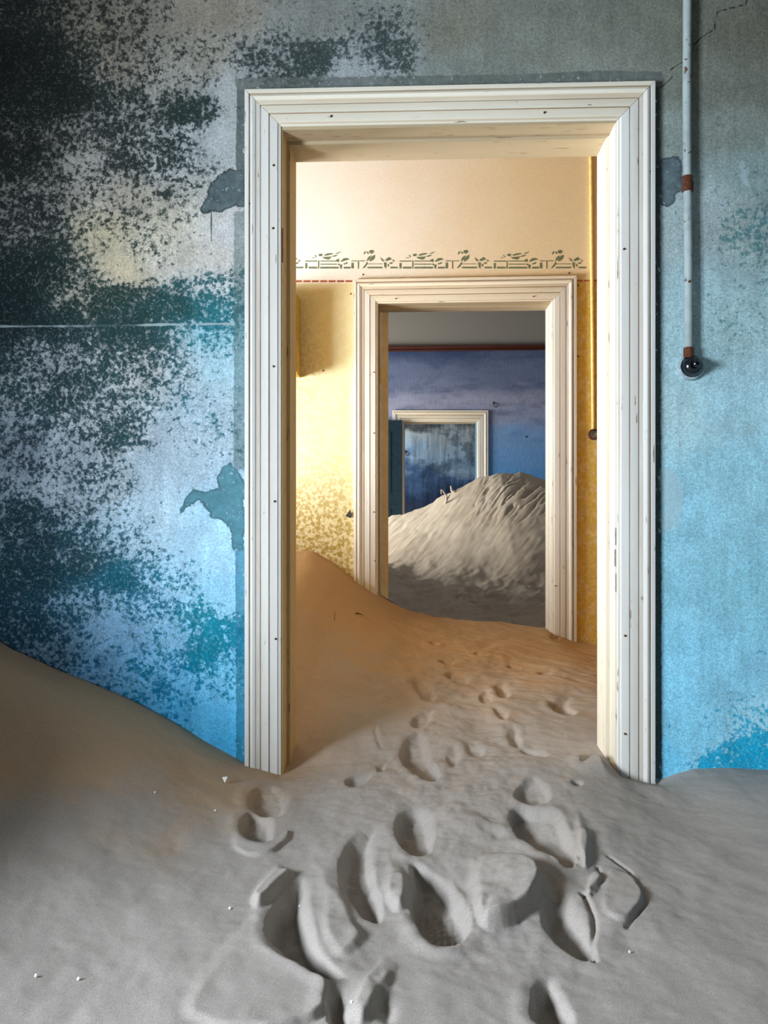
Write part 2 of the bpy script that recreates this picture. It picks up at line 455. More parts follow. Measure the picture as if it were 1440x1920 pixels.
# ---------------------------------------------------------------- structure
# blue front wall: dense patinated face with a doorway
CP = [  # px, py, cover of dark, light tone, dark tone
 (0,0,.72,(112,114,110),(36,44,44)),(200,50,.45,(122,120,110),(42,50,48)),(400,30,.15,(132,128,116),(62,70,68)),(600,40,.12,(122,128,124),(62,74,74)),
 (590,108,.72,(140,150,152),(52,66,68)),(720,98,.62,(140,150,152),(56,70,72)),(500,110,.5,(140,148,150),(50,64,66)),(660,140,.1,(150,160,162),(70,84,86)),(850,60,.1,(116,122,118),(78,88,88)),
 (950,100,.12,(118,128,128),(82,94,96)),(1100,60,.10,(112,120,118),(82,92,92)),(1130,130,.10,(128,138,138),(90,104,106)),(850,140,.1,(122,134,136),(84,98,100)),
 (100,180,.86,(112,116,116),(26,36,36)),(40,120,.80,(96,98,96),(26,34,34)),(60,280,.74,(110,112,112),(28,36,36)),(250,130,.48,(132,128,118),(40,50,50)),(300,210,.52,(138,142,140),(40,52,52)),
 (365,215,.80,(140,150,150),(36,52,54)),(420,260,.04,(158,168,170),(60,78,80)),(430,180,.10,(152,160,160),(60,78,80)),(330,160,.35,(140,142,136),(44,56,56)),(390,100,.30,(140,140,130),(48,60,60)),
 (40,420,.58,(122,126,128),(34,44,46)),(150,300,.34,(146,148,144),(44,54,54)),(235,300,.62,(150,152,148),(38,50,52)),(250,370,.34,(162,160,148),(46,58,56)),(320,290,.52,(156,164,166),(40,54,56)),(340,250,.5,(156,164,166),(40,54,56)),(100,260,.5,(130,132,130),(36,44,46)),
 (200,440,.36,(178,172,148),(50,64,58)),(230,510,.06,(186,178,152),(60,74,66)),(300,430,.38,(176,174,158),(48,64,60)),(380,480,.06,(178,178,172),(60,84,84)),(420,430,.05,(180,184,184),(60,84,84)),(340,470,.3,(176,174,164),(50,66,66)),
 (60,520,.78,(112,122,128),(26,40,44)),(150,545,.50,(160,160,150),(36,56,56)),(220,550,.82,(160,162,154),(34,58,58)),(340,575,.86,(168,172,170),(32,70,74)),(395,530,.40,(176,180,180),(36,92,102)),(395,570,.62,(150,182,192),(32,104,118)),
 (100,600,.88,(128,138,142),(26,46,50)),(250,602,.86,(150,158,158),(30,58,60)),(30,590,.82,(100,112,118),(24,38,44)),(400,620,.45,(140,185,200),(36,116,136)),
 (100,680,.46,(142,152,160),(34,56,62)),(250,650,.62,(170,176,178),(36,64,68)),(270,700,.50,(172,178,180),(38,68,72)),(130,725,.66,(150,160,166),(34,60,66)),(330,700,.42,(162,178,186),(42,84,94)),(410,690,.14,(152,186,200),(50,118,136)),
 (190,760,.52,(156,166,172),(38,66,72)),(220,825,.66,(166,174,178),(36,66,72)),(240,800,.62,(166,174,178),(36,66,72)),(320,800,.26,(156,176,188),(44,84,96)),(370,785,.28,(158,182,196),(48,112,128)),(60,850,.44,(122,138,152),(34,52,64)),(140,850,.34,(144,160,172),(38,62,74)),
 (200,900,.46,(152,168,178),(38,70,80)),(120,940,.36,(140,156,168),(38,62,72)),(50,990,.66,(110,132,148),(28,54,66)),(300,880,.10,(156,178,192),(50,94,110)),(300,960,.14,(150,176,192),(50,94,112)),(250,1000,.40,(144,172,190),(40,86,104)),(160,1050,.66,(132,152,166),(32,68,82)),(60,1080,.72,(110,134,150),(26,58,72)),
 (230,1090,.80,(140,180,206),(28,100,126)),(330,1085,.42,(146,188,214),(32,124,152)),(400,1050,.08,(146,188,214),(50,140,170)),(420,980,.03,(148,188,212),(50,130,155)),(370,1000,.06,(148,184,206),(50,120,145)),
 (150,1140,.48,(126,162,190),(32,84,108)),(280,1135,.38,(136,182,214),(32,116,150)),(375,1145,.56,(140,192,218),(24,132,160)),(420,1120,.05,(136,190,220),(40,140,170)),(60,1170,.66,(100,130,152),(26,62,82)),
 (220,1190,.20,(118,164,200),(32,104,144)),(330,1195,.30,(126,182,218),(28,132,168)),(385,1232,.82,(130,192,224),(16,134,168)),(410,1190,.70,(130,192,222),(20,136,168)),(280,1245,.46,(118,178,220),(24,126,170)),(430,1260,.3,(110,186,224),(20,138,180)),
 (350,1290,.24,(96,176,220),(10,134,190)),(300,1275,.5,(100,172,216),(14,126,180)),(400,1340,.04,(84,174,224),(14,140,200)),(330,1320,.36,(74,166,218),(6,132,196)),(200,1260,.36,(94,140,178),(24,92,136)),(100,1230,.5,(90,118,142),(24,66,90)),(425,1390,.03,(74,174,228),(14,140,200)),
 (1260,50,.06,(108,116,112),(72,82,82)),(1400,60,.10,(98,102,98),(64,72,72)),(1360,250,.14,(122,136,138),(88,106,108)),(1420,350,.18,(126,152,160),(82,118,128)),(1400,430,.42,(132,168,178),(80,126,136)),(1310,420,.10,(138,174,190),(90,136,148)),
 (1260,250,.10,(132,148,152),(84,104,108)),(1260,450,.16,(136,172,188),(80,132,146)),(1320,150,.08,(112,122,120),(78,90,90)),(1380,160,.10,(108,116,114),(76,88,88)),
 (1400,600,.26,(128,176,194),(92,140,152)),(1300,560,.10,(132,180,200),(92,140,156)),(1350,760,.03,(132,190,216),(100,160,185)),(1260,760,.12,(140,192,212),(100,156,176)),(1400,900,.03,(122,188,218),(90,160,190)),(1310,1000,.06,(120,190,222),(90,160,190)),(1400,1120,.10,(116,190,222),(80,160,190)),
 (1300,1250,.03,(116,196,236),(80,170,210)),(1400,1280,.12,(116,192,230),(66,162,200)),(1265,1420,.12,(96,190,238),(40,160,215)),(1400,1405,.74,(150,210,238),(20,168,218)),(1345,1412,.66,(140,208,240),(20,170,220)),(1425,1340,.34,(136,202,232),(50,170,212)),(1260,1300,.04,(112,196,238),(60,170,215)),(1300,1380,.12,(110,196,238),(40,160,212)),
]
PATCH = [
 ([(1226,160),(1237,160),(1241,1460),(1226,1460)], (58,66,64), 0.9),  # polygon, tone, opacity; this one: dark gap with the casing's shadow painted in
 ([(460,318),(430,316),(405,330),(392,350),(386,372),(372,394),(384,402),(398,396),(410,399),(425,392),(440,386),(460,394)], (88,100,102), 1.0),
 ([(458,898),(432,868),(416,874),(405,898),(412,915),(385,922),(362,914),(342,942),(336,965),(350,952),(372,938),(390,956),(396,970),(416,976),(430,990),(437,1038),(442,1030),(458,1040)], (72,128,140), 0.9),
 ([(444,165),(460,150),(460,322),(442,322)], (66,76,72), 0.8),
 ([(439,396),(460,396),(460,880),(438,880)], (76,104,102), 0.6),
 ([(441,1030),(460,1030),(460,1432),(443,1432)], (40,122,150), 0.75),
 ([(440,148),(470,146),(800,142),(1000,139),(1110,132),(1240,134),(1250,160),(1230,166),(470,170),(446,176)], (96,102,98), 0.75),
 ([(1236,302),(1262,290),(1278,300),(1281,360),(1268,365),(1260,385),(1250,390),(1236,380)], (92,108,114), 0.95),
]
BLOOM = [[(1238,880),(1262,880),(1278,908),(1283,950),(1270,986),(1240,1002)], [(1385,300),(1400,305),(1405,350),(1392,345)]]
CRACK = [[(1410,-20),(1398,8),(1345,22),(1340,55),(1318,68),(1300,85)], [(1280,116),(1258,130),(1260,146),(1238,166)], [(397,396),(396,425),(398,458)], [(412,1150),(413,1164)]]
SEAM = [[(-60,612),(120,612),(250,610),(330,608),(440,607)]]

TINT = np.array([1.22, 1.07, 0.96])
def wpts(pts, Y): return [(P(a, b, Y)[0], P(a, b, Y)[2]) for a, b in pts]
def build_front_wall():
    d = D1
    xa, xb = d.jL - 0.01, d.jR + 0.01; zt = d.jT + 0.01
    xs = lines([(XL - .2, -1.55, .1), (-1.55, xa, .006), (xa, xb, .02), (xb, 1.35, .006), (1.35, XR + .2, .1)])
    zs = lines([(0, .2, .1), (.2, zt, .006), (zt, 2.95, .006), (2.95, ZC, .1)])
    X, Z = np.meshgrid(xs, zs, indexing='ij')
    V = np.stack([X, np.full_like(X, Y1), Z], -1).reshape(-1, 3)
    cx = (xs[:-1] + xs[1:]) / 2; cz = (zs[:-1] + zs[1:]) / 2
    keep = ~((cx[:, None] > xa) & (cx[:, None] < xb) & (cz[None, :] < zt))
    Fq = gridfaces(len(xs), len(zs), keep)
    used = np.zeros(len(V), bool); used[Fq.ravel()] = True
    idx = np.cumsum(used) - 1; V = V[used]; Fq = idx[Fq]
    fm = [0] * len(Fq)
    ng = len(V)
    bv, bf = join(box(X2L - .2, xa, Y1 + .001, Y1B, 0, ZC), box(xb, XR + .2, Y1 + .001, Y1B, 0, ZC), box(xa, xb, Y1 + .001, Y1B, zt, ZC))
    V = np.concatenate([V, np.array(bv)]); Fq = np.concatenate([Fq, np.array(bf) + ng]); fm += [1] * len(bf)
    me = fast_mesh('wall_front', V, Fq, [MT['patina'], MT['cream']], False, fm)
    x, z = V[:, 0], V[:, 2]
    cp = np.array([(P(a, b, Y1)[0], P(a, b, Y1)[2]) for a, b, *_ in CP])
    def tone(c):
        l = lin(c[3]) * TINT
        l = l * (1.12 if c[0] < 440 else 1)
        l = l * (1.14 if c[0] > 1230 and c[1] > 500 else 1)
        return l * np.array((1.20, 1.0, .93) if c[0] > 1230 and c[1] > 400 else (.96, 1.0, .95) if c[0] > 800 else (.92, 1.0, 1.08) if c[1] < 950 else (1.15, 1.25, 1.32))
    val = np.array([[c[2]] + list(tone(c)) + list(lin(c[4]) * TINT) for c in CP])
    wx = x + 0.05 * fbm(x * 6, z * 6, 3, 5); wz = z + 0.05 * fbm(x * 6, z * 6, 3, 9)
    num = np.zeros((len(V), 7)); den = np.zeros(len(V))
    for k in range(len(cp)):
        r2 = ((wx - cp[k, 0]) * 0.8) ** 2 + ((wz - cp[k, 1]) * 1.15) ** 2 + 0.0016
        w = r2 ** -1.9; num += w[:, None] * val[k]; den += w
    val = num / den[:, None]
    fattr(me, 'cov', val[:, 0]); cattr(me, 'lightc', val[:, 1:4]); cattr(me, 'darkc', val[:, 4:7])
    sd = np.full(len(V), -1.0); pc = np.zeros((len(V), 3)) + 0.2; pa = np.ones(len(V)); pn = np.full(len(V), .03)
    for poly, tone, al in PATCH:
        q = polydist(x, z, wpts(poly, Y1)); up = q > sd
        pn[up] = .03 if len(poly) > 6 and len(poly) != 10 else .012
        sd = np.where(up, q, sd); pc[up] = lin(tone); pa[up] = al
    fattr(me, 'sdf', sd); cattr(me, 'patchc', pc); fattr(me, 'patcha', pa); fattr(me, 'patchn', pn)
    bl = np.full(len(V), -1.0)
    for poly in BLOOM: bl = np.maximum(bl, polydist(x, z, wpts(poly, Y1)))
    fattr(me, 'bloom', bl)
    ck = np.full(len(V), 1.0)
    for pl in CRACK: ck = np.minimum(ck, polydist(x, z, wpts(pl, Y1), False))
    fattr(me, 'crack', ck)
    sm = np.full(len(V), 1.0)
    for pl in SEAM: sm = np.minimum(sm, polydist(x, z, wpts(pl, Y1), False))
    fattr(me, 'seam', sm)
    o = link(bpy.data.objects.new('wall_front', me))
    return meta(o, 'stained blue and grey limewashed wall around the nearest doorway', kind='structure')
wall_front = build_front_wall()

def build_middle_wall():
    d = D2
    xa, xb = d.jL - 0.01, d.jR + 0.01; zt = d.jT + 0.01
    ZB = P(800, 529, Y2)[2]
    xs = lines([(X2L - .2, -.95, .2), (-.95, xa, .012), (xa, xb, .05), (xb, 1.2, .012), (1.2, X3R + .2, .2)])
    zs = lines([(0, .3, .1), (.3, zt, .012), (zt, ZB - .002, .012), (ZB - .002, ZB + .002, .004), (ZB + .002, 3.5, .03), (3.5, ZC, .2)])
    X, Z = np.meshgrid(xs, zs, indexing='ij')
    V = np.stack([X, np.full_like(X, Y2), Z], -1).reshape(-1, 3)
    cx = (xs[:-1] + xs[1:]) / 2; cz = (zs[:-1] + zs[1:]) / 2
    keep = ~((cx[:, None] > xa) & (cx[:, None] < xb) & (cz[None, :] < zt))
    Fq = gridfaces(len(xs), len(zs), keep); fm = [0] * len(Fq); ng = len(V)
    bv, bf = join(box(X2L - .2, xa, Y2 + .001, Y2B, 0, ZC), box(xb, X3R + .2, Y2 + .001, Y2B, 0, ZC), box(xa, xb, Y2 + .001, Y2B, zt, ZC))
    V = np.concatenate([V, np.array(bv)]); Fq = np.concatenate([Fq, np.array(bf) + ng]); fm += [1] * len(bf)
    me = fast_mesh('wall_middle', V, Fq, [MT['yellow'], MT['grey3']], False, fm)
    x, z = V[:, 0], V[:, 2]
    fattr(me, 'upper', sst(ZB - .002, ZB + .002, z))
    # olive specks: low on the left, and over the right strip
    a = P(600, 1020, Y2); c1 = np.exp(-(((x - a[0]) / .45) ** 2 + ((z - a[2]) / .42) ** 2)) * 1.1
    b = P(560, 700, Y2); c2 = 0.45 * np.exp(-(((x - b[0]) / .16) ** 2 + ((z - b[2]) / .35) ** 2))
    c3 = 0.35 * sst(.75, .95, x)
    fattr(me, 'cov', np.clip(c1 + c2 + c3, 0, 1))
    o = link(bpy.data.objects.new('wall_middle', me))
    return meta(o, 'corridor wall, yellow below and cream above, around the second doorway', kind='structure')
wall_middle = build_middle_wall()

def build_wall_y(name, Yf, Yb, x0, x1, d, mats, label):
    xa, xb = d.jL - .01, d.jR + .01; zt = d.jT + .01
    v, f = join(box(x0, xa, Yf, Yb, 0, ZC), box(xb, x1, Yf, Yb, 0, ZC), box(xa, xb, Yf, Yb, zt, ZC))
    return meta(obj(name, v, f, mats), label, kind='structure')
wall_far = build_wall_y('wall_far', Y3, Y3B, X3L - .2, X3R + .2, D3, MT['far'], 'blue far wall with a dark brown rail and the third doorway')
wall_last = meta(obj('wall_back', *box(-2.4, 2.4, Y4, Y4 + .2, 0, ZC), MT['last']), 'dark cloudy stained wall seen through the third doorway', kind='structure')

def side_with_window(name, x0, x1, ya, yb, win, mat, label):
    y0, y1, z0, z1 = win
    v, f = join(box(x0, x1, ya, y0, 0, ZC), box(x0, x1, y1, yb, 0, ZC), box(x0, x1, y0, y1, 0, z0), box(x0, x1, y0, y1, z1, ZC))
    return meta(obj(name, v, f, mat), label, kind='structure')
side_with_window('wall_left', XL - .2, XL, -3.2, Y1, WIN1, MT['dark_plaster'], 'left side wall of the front room with its window')
side_with_window('wall_left', X2L - .2, X2L, Y1B, Y2, WIN2, MT['cream'], 'left end wall of the yellow corridor with its window')
side_with_window('wall_left', X3L - .2, X3L, Y2B, Y3, WIN3, MT['grey3'], 'left side wall of the far blue room with its window')
side_with_window('wall_left', XL - .2, XL, Y3B, Y4, OPEN4, MT['dark_plaster'], 'left side wall of the last dark room with an opening added for a lamp')
for x0, ya, yb, mt, lab in ((XR, -3.2, Y1, 'plaster', 'right side wall of the front room'), (XR, Y1B, Y2, 'cream', 'right end wall of the yellow corridor'),
                        (X3R, Y2B, Y3, 'grey3', 'right side wall of the far blue room'), (XR, Y3B, Y4, 'dark_plaster', 'right side wall of the last dark room')):
    meta(obj('wall_right', *box(x0, x0 + .2, ya, yb, 0, ZC), MT[mt]), lab, kind='structure')
meta(obj('wall_rear', *box(XL - .2, XR + .2, -3.4, -3.2, 0, ZC), MT['plaster']), 'wall behind the viewer in the front room', kind='structure')
meta(obj('ceiling', *box(X2L - .2, X3R + .2, -3.4, Y4 + .2, ZC, ZC + .2), MT['ceil']), 'pale limewashed ceiling over the rooms', kind='structure')
meta(obj('floor', *box(X2L - .2, X3R + .2, -3.4, Y4 + .2, -.2, 0), MT['board']), 'wooden floor buried under the sand', kind='structure')

def window_frame(n, x, win, label):
    y0, y1, z0, z1 = win; t = .06
    root = empty('window_%d' % n, (x - .1, (y0 + y1) / 2, z0)); meta(root, label, kind='structure')
    v, f = join(box(x - .13, x - .07, y0, y0 + t, z0, z1), box(x - .13, x - .07, y1 - t, y1, z0, z1),
                box(x - .13, x - .07, y0 + t, y1 - t, z0, z0 + t), box(x - .13, x - .07, y0 + t, y1 - t, z1 - t, z1))
    obj('window_frame', v, f, MT['casing_z'], root)
    ym = (y0 + y1) / 2
    obj('mullion', *box(x - .12, x - .08, ym - .025, ym + .025, z0 + t, z1 - t), MT['casing_z'], root)
    obj('window_sill', *box(x - .06, x + .05, y0 - .04, y1 + .04, z0 - .04, z0), MT['casing_z'], root)
window_frame(1, XL, WIN1, 'white window in the left wall of the front room')
window_frame(2, X2L, WIN2, 'white window at the left end of the corridor')
window_frame(3, X3L, WIN3, 'white window in the left wall of the far room')

# picture rail on the far wall
za, zb = P(880, 658, Y3)[2], P(880, 649, Y3)[2]
tr = meta(empty('trim_1', (0, Y3, za)), 'dark brown picture rail along the far blue wall', kind='structure')
prof = [(0, za), (-.018, za), (-.03, za + .015), (-.022, za + .03), (-.03, za + .045), (-.045, zb - .008), (-.045, zb), (0, zb)]
v = [(xx, Y3 + p[0], p[1]) for xx in (X3L, X3R) for p in prof]; n = len(prof)
f = [(i, (i + 1) % n, n + (i + 1) % n, n + i) for i in range(n)]
obj('rail_moulding', v, f, MT['rail'], tr)

# ---------------------------------------------------------------- door casings and jambs
PROFILE = [  # distance in from the outer edge (share of width), height (share of proud), dirt, worn edge
 (0,0,0,0),(.0,.95,0,1),(.09,1.0,0,0),(.115,.98,.3,0),(.125,.70,1,0),(.145,.70,1,0),(.155,1.0,.3,0),(.22,1.12,0,.6),(.29,1.0,.0,0),(.32,.86,.5,0),
 (.42,.80,.4,0),(.425,.60,1,0),(.445,.60,1,0),(.45,.84,.3,0),(.66,.88,0,0),(.665,.66,1,0),(.69,.66,1,0),(.695,.84,.2,0),(.90,.80,0,0),(.93,.66,.6,0),(.985,.60,0,1),(1,.55,0,1),(1,0,.6,0)]
def casing_mesh(name, d, side, proud, mat, parent, flip=1, zbot=0.0):
    v, dirt, edge = [], [], []
    for u, t, di, ed in PROFILE:
        uu = u * d.w; y = d.Yf - t * proud * flip
        if side == 'top':
            v += [(d.xoL + uu, y, d.ztop(d.xoL + uu) - uu), (d.xoR - uu, y, d.ztop(d.xoR - uu) - uu)]
        else:
            x = d.xoL + uu if side == 'left' else d.xoR - uu
            v += [(x, y, zbot), (x, y, d.ztop(x) - uu - .0015)]
        dirt += [di, di]; edge += [ed, ed]
    n = len(PROFILE)
    f = [(2 * i, 2 * i + 1, 2 * i + 3, 2 * i + 2) for i in range(n - 1)]
    f += [tuple(2 * i for i in range(n)), tuple(2 * i + 1 for i in range(n - 1, -1, -1))]
    if side == 'right': f = [tuple(reversed(q)) for q in f]
    o = obj(name, v, f, mat, parent)
    fattr(o.data, 'dirt', dirt); fattr(o.data, 'edge', edge)
    return o
def jamb_mesh(d, side, mat, parent, reb=.07, front=None):
    stop = d.stop
    y0 = d.Yf - .010 if front is None else front
    pr = [(-.03, y0), (0, y0), (0, d.Yf + reb), (stop, d.Yf + reb), (stop, d.Yb), (-.03, d.Yb)]
    n = len(pr); v = []
    for o_, y in pr:
        if side == 'left': v += [(d.jL + o_, y, 0), (d.jL + o_, y, d.jT - o_)]
        elif side == 'right': v += [(d.jR - o_, y, 0), (d.jR - o_, y, d.jT - o_)]
        else: v += [(d.jL + o_, y, d.jT - o_), (d.jR - o_, y, d.jT - o_)]
    f = [(2 * i, 2 * i + 1, 2 * ((i + 1) % n) + 1, 2 * ((i + 1) % n)) for i in range(n)]
    f += [tuple(2 * i for i in range(n)), tuple(2 * i + 1 for i in range(n - 1, -1, -1))]
    o = obj('jamb', v, f, mat, parent)
    fattr(o.data, 'edge', [1 if 1 <= i <= 4 else 0 for i in range(n) for _ in (0, 1)])
    fattr(o.data, 'dirt', [0.15] * (2 * n))
    return o
def nail(px, py, Y, parent, r=.0035, mat='nail'):
    c = P(px, py, Y)
    return obj('nail', *lathe_y((c[0], c[1] + .002, c[2]), [(r, 0), (r, .004), (r * .6, .006)], 8), MT[mat], parent)
def build_doorway(n, d, proud, label, nails, ym, back=True):
    root = meta(empty('door_%d' % n, ((d.xoL + d.xoR) / 2, d.Yf, 0)), label, kind='structure')
    for s in ('left', 'top', 'right'):
        casing_mesh('casing', d, s, proud, MT['casing_x' if s == 'top' else 'casing_z'], root)
        if back:   # plain casing on the other face of the wall
            e = D(); e.__dict__.update(d.__dict__); e.Yf = d.Yb
            casing_mesh('casing', e, s, proud, MT['casing_x' if s == 'top' else 'casing_z'], root, flip=-1)
        jamb_mesh(d, s, MT[{'left': 'jamb_tan' if n == 1 else 'jamb_x', 'right': 'teal_jamb' if n == 3 else 'jamb_z', 'top': 'jamb_x'}[s]], root)
    for px, py in nails: nail(px, py, ym, root)
    return root
MT['jamb_z'] = mat_white_paint('aged_cream_jamb_paint', (226, 216, 196), (170, 140, 95), (120, 90, 60), 'z', 0.71)
MT['teal_jamb'] = mat_white_paint('teal_jamb_paint', (70, 120, 138), (60, 70, 70), (50, 50, 50))
MT['jamb_tan'] = mat_white_paint('ochre_jamb_paint', (206, 176, 122), (170, 140, 95), (110, 80, 48), 'z', 0.70)
MT['jamb_x'] = mat_white_paint('aged_cream_head_paint', (184, 166, 136), (170, 140, 95), (120, 90, 60), 'x', 0.71)
door_1 = build_doorway(1, D1, .026, 'wide white moulded casing of the nearest doorway in the blue wall',
    [(513,310),(512,428),(469,382),(513,687),(515,940),(517,1198),(621,218),(1021,211),(1170,467),(1217,322),(1172,1192),(1172,1376)], Y1 - .0225)
def scar(px0, px1, py0, py1, mat):
    a = P(px0, py1, Y1 - .0105); b = P(px1, py0, Y1 - .0105)
    obj('hinge_scar', *box(a[0], b[0], Y1 - .0115, Y1 - .008, a[2], b[2]), MT[mat], door_1)
scar(1153, 1155, 990, 1022, 'steel'); scar(1152, 1154, 1030, 1062, 'steel'); scar(1153.5, 1155, 1075, 1110, 'steel')
scar(528, 531, 428, 492, 'rust')
door_2 = build_doorway(2, D2, .026, 'cream white moulded casing of the second doorway in the yellow wall',
    [(742,560),(1000,556),(701,698),(701,812),(701,960),(703,1052),(1041,1098)], Y2 - .0225, back=False)
door_3 = build_doorway(3, D3, .03, 'small white casing of the third doorway behind the dune', [], Y3 - .03, back=False)

# ---------------------------------------------------------------- sand
def ip(pts, Y):
    a = [P(p, q, Y) for p, q in pts]; return np.array([k[0] for k in a]), np.array([k[2] for k in a])
W1X, W1Z = ip([(-250,1115),(-60,1170),(0,1197),(50,1219),(100,1242),(150,1263),(200,1286),(250,1309),(300,1334),(350,1364),(400,1396),(458,1428),(530,1449),(620,1442),(720,1436),(900,1428),(1060,1420),(1122,1412),(1160,1448),(1232,1464),(1270,1450),(1300,1443),(1370,1441),(1440,1444),(1700,1440)], Y1)
W2X, W2Z = ip([(300,1100),(480,1055),(557,1037),(585,1031),(625,1056),(663,1085),(700,1110),(727,1128),(770,1152),(850,1166),(940,1172),(1030,1184),(1060,1196),(1082,1203),(1122,1209),(1250,1215)], Y2)
FX = np.array([-2.2, -1.5, -1.0, -.6, -.2, .3, .8, 1.4, 2.4]); FZ = EYE + np.array([-.40, -.62, -.78, -.84, -.875, -.885, -.875, -.86, -.84])
W1G = np.linspace(-2.4, 2.4, 481)
_k = np.hanning(61); _k /= _k.sum()
W1S = np.convolve(np.pad(np.interp(W1G, W1X, W1Z), 30, mode='edge'), _k, 'valid')
W2G = np.linspace(-3, 2.4, 1081)
_k2 = np.hanning(41); _k2 /= _k2.sum()
W2S = np.convolve(np.pad(np.interp(W2G, W2X, W2Z), 20, mode='edge'), _k2, 'valid')
def base12(x, y):
    q = sst(2.42, 2.53, y)
    zw1 = np.interp(x, W1X, W1Z) * q + np.interp(x, W1G, W1S) * (1 - q); zw2 = np.interp(x, W2G, W2S); zf = np.interp(x, FX, FZ)
    a = sst(1.35, 2.6, y) ** 1.2
    # drift runs on towards the viewer; unseen heaps added left block window light
    front = zf * (1 - a) + zw1 * a
    front = front + .42 * np.exp(-(((x + 1.45) / .33) ** 2 + ((y - 1.42) / .36) ** 2)) + .3 * sst(1.3, 1.9, -x)
    thr = np.minimum(zw1, np.interp(x, [-2.2, -.9, -.45, .3, .62, 2.2], EYE + np.array([-.45, -.70, -.83, -.80, -.79, -.80])))
    kx = sst(.15, .45, x); thr = thr * (1 - kx) + (EYE - .80) * kx
    b = np.clip((y - 2.60) / (Y2 - 2.60), 0, 1)
    back = thr * (1 - b) + zw2 * b + .58 * np.exp(-((x + 1.62) / .42) ** 2) * sst(2.62, 2.85, y)  # last term: unseen bank added to keep corridor window light off the sand
    k = sst(2.52, 2.68, y)
    return front * (1 - k) + back * k

PITS = [  # outline in picture points, depth, softness of the wall, rim
 ([(480,1475),(510,1468),(535,1478),(548,1497),(540,1520),(522,1535),(468,1522),(463,1500)], .020, .016, .004),
 ([(522,1533),(515,1560),(510,1582),(488,1586),(462,1576),(447,1555),(452,1538),(470,1520)], .030, .016, .005),
 ([(557,1643),(530,1670),(502,1720),(497,1745),(510,1775),(540,1800),(570,1825),(600,1840),(640,1844),(652,1838),(620,1808),(596,1780),(590,1740),(585,1690),(580,1650)], .062, .024, .008),
 ([(705,1545),(668,1560),(640,1600),(632,1640),(645,1680),(680,1720),(715,1738),(717,1690),(704,1650),(706,1600),(724,1560)], .036, .030, .003),
 ([(745,1525),(775,1505),(812,1510),(818,1560),(806,1600),(775,1606),(750,1582),(738,1555)], .040, .016, .005),
 ([(765,1612),(776,1650),(768,1690),(780,1740),(800,1770),(840,1781),(872,1765),(887,1735),(878,1700),(862,1662),(838,1636),(800,1618)], .064, .016, .010),
 ([(1000,1450),(972,1470),(962,1494),(980,1506),(1000,1508),(1040,1500),(1030,1465)], .022, .012, .004),
 ([(980,1508),(958,1516),(954,1540),(968,1570),(1000,1590),(1040,1612),(1066,1637),(1082,1610),(1072,1560),(1052,1515),(1010,1512)], .044, .016, .006),
 ([(970,1588),(1015,1625),(1060,1645),(1092,1700),(1110,1740),(1118,1805),(1062,1790),(1010,1735),(1018,1660)], .040, .030, .003),
 ([(895,1727),(905,1708),(932,1692),(926,1720),(910,1747)], .008, .014, .002),
 ([(1008,1828),(995,1870),(998,1930),(1085,1935),(1064,1870),(1042,1826)], .048, .018, .006),
 ([(640,1850),(620,1872),(612,1930),(656,1932),(657,1880)], .032, .014, .004),
 ([(690,1760),(720,1790),(745,1850),(760,1930),(700,1930),(690,1840)], .018, .06, .002),
 ([(645,1466),(658,1455),(690,1445),(706,1442),(692,1464),(666,1479),(650,1474)], .020, .014, .003),
 ([(703,1438),(714,1428),(727,1424),(722,1438),(710,1448)], .014, .010, .002),
 ([(752,1396),(775,1370),(802,1374),(808,1420),(832,1456),(800,1462),(765,1442),(750,1420)], .044, .016, .006),
 ([(770,1350),(785,1335),(817,1324),(816,1346),(790,1367),(770,1362)], .024, .018, .004),
 ([(765,1270),(800,1265),(816,1280),(821,1310),(800,1316),(780,1300)], .026, .03, .004),
 ([(826,1260),(850,1280),(880,1284),(887,1270),(868,1260)], .024, .022, .004),
 ([(897,1301),(915,1292),(930,1310),(916,1318),(900,1313)], .022, .014, .004),
 ([(926,1284),(950,1277),(962,1300),(946,1316),(930,1300)], .026, .018, .004),
 ([(921,1324),(936,1324),(957,1335),(951,1351),(935,1347)], .022, .014, .004),
 ([(952,1352),(976,1360),(982,1400),(960,1397),(951,1380)], .024, .022, .004),
 ([(972,1400),(1000,1404),(1036,1411),(1026,1419),(985,1416)], .018, .016, .003),
 ([(1082,1426),(1100,1412),(1122,1407),(1131,1415),(1100,1429)], .018, .014, .003),
 ([(1069,1462),(1090,1459),(1098,1468),(1080,1473)], .012, .010, .002),
 ([(1026,1320),(1060,1304),(1082,1310),(1062,1324),(1087,1335),(1070,1343),(1040,1336)], .024, .018, .005),
 ([(824,1233),(866,1238),(842,1249),(824,1244)], .028, .02, .004),
 ([(803,1199),(832,1203),(820,1213),(806,1209)], .024, .02, .004),
 ([(868,1392),(890,1380),(916,1400),(906,1419),(876,1416)], .016, .02, .003),
 ([(838,1402),(858,1392),(870,1420),(850,1440),(836,1428)], .016, .02, .003),
 ([(1030,1190),(1045,1184),(1052,1196),(1036,1202)], .02, .015, .003),
 ([(880,1222),(930,1226),(905,1234)], .014, .015, .003), ([(945,1242),(990,1248),(965,1258)], .014, .015, .003),
 ([(1000,1262),(1040,1258),(1030,1272)], .012, .012, .003), ([(700,1350),(712,1345),(706,1380),(720,1410),(705,1395)], .012, .012, .003),
]
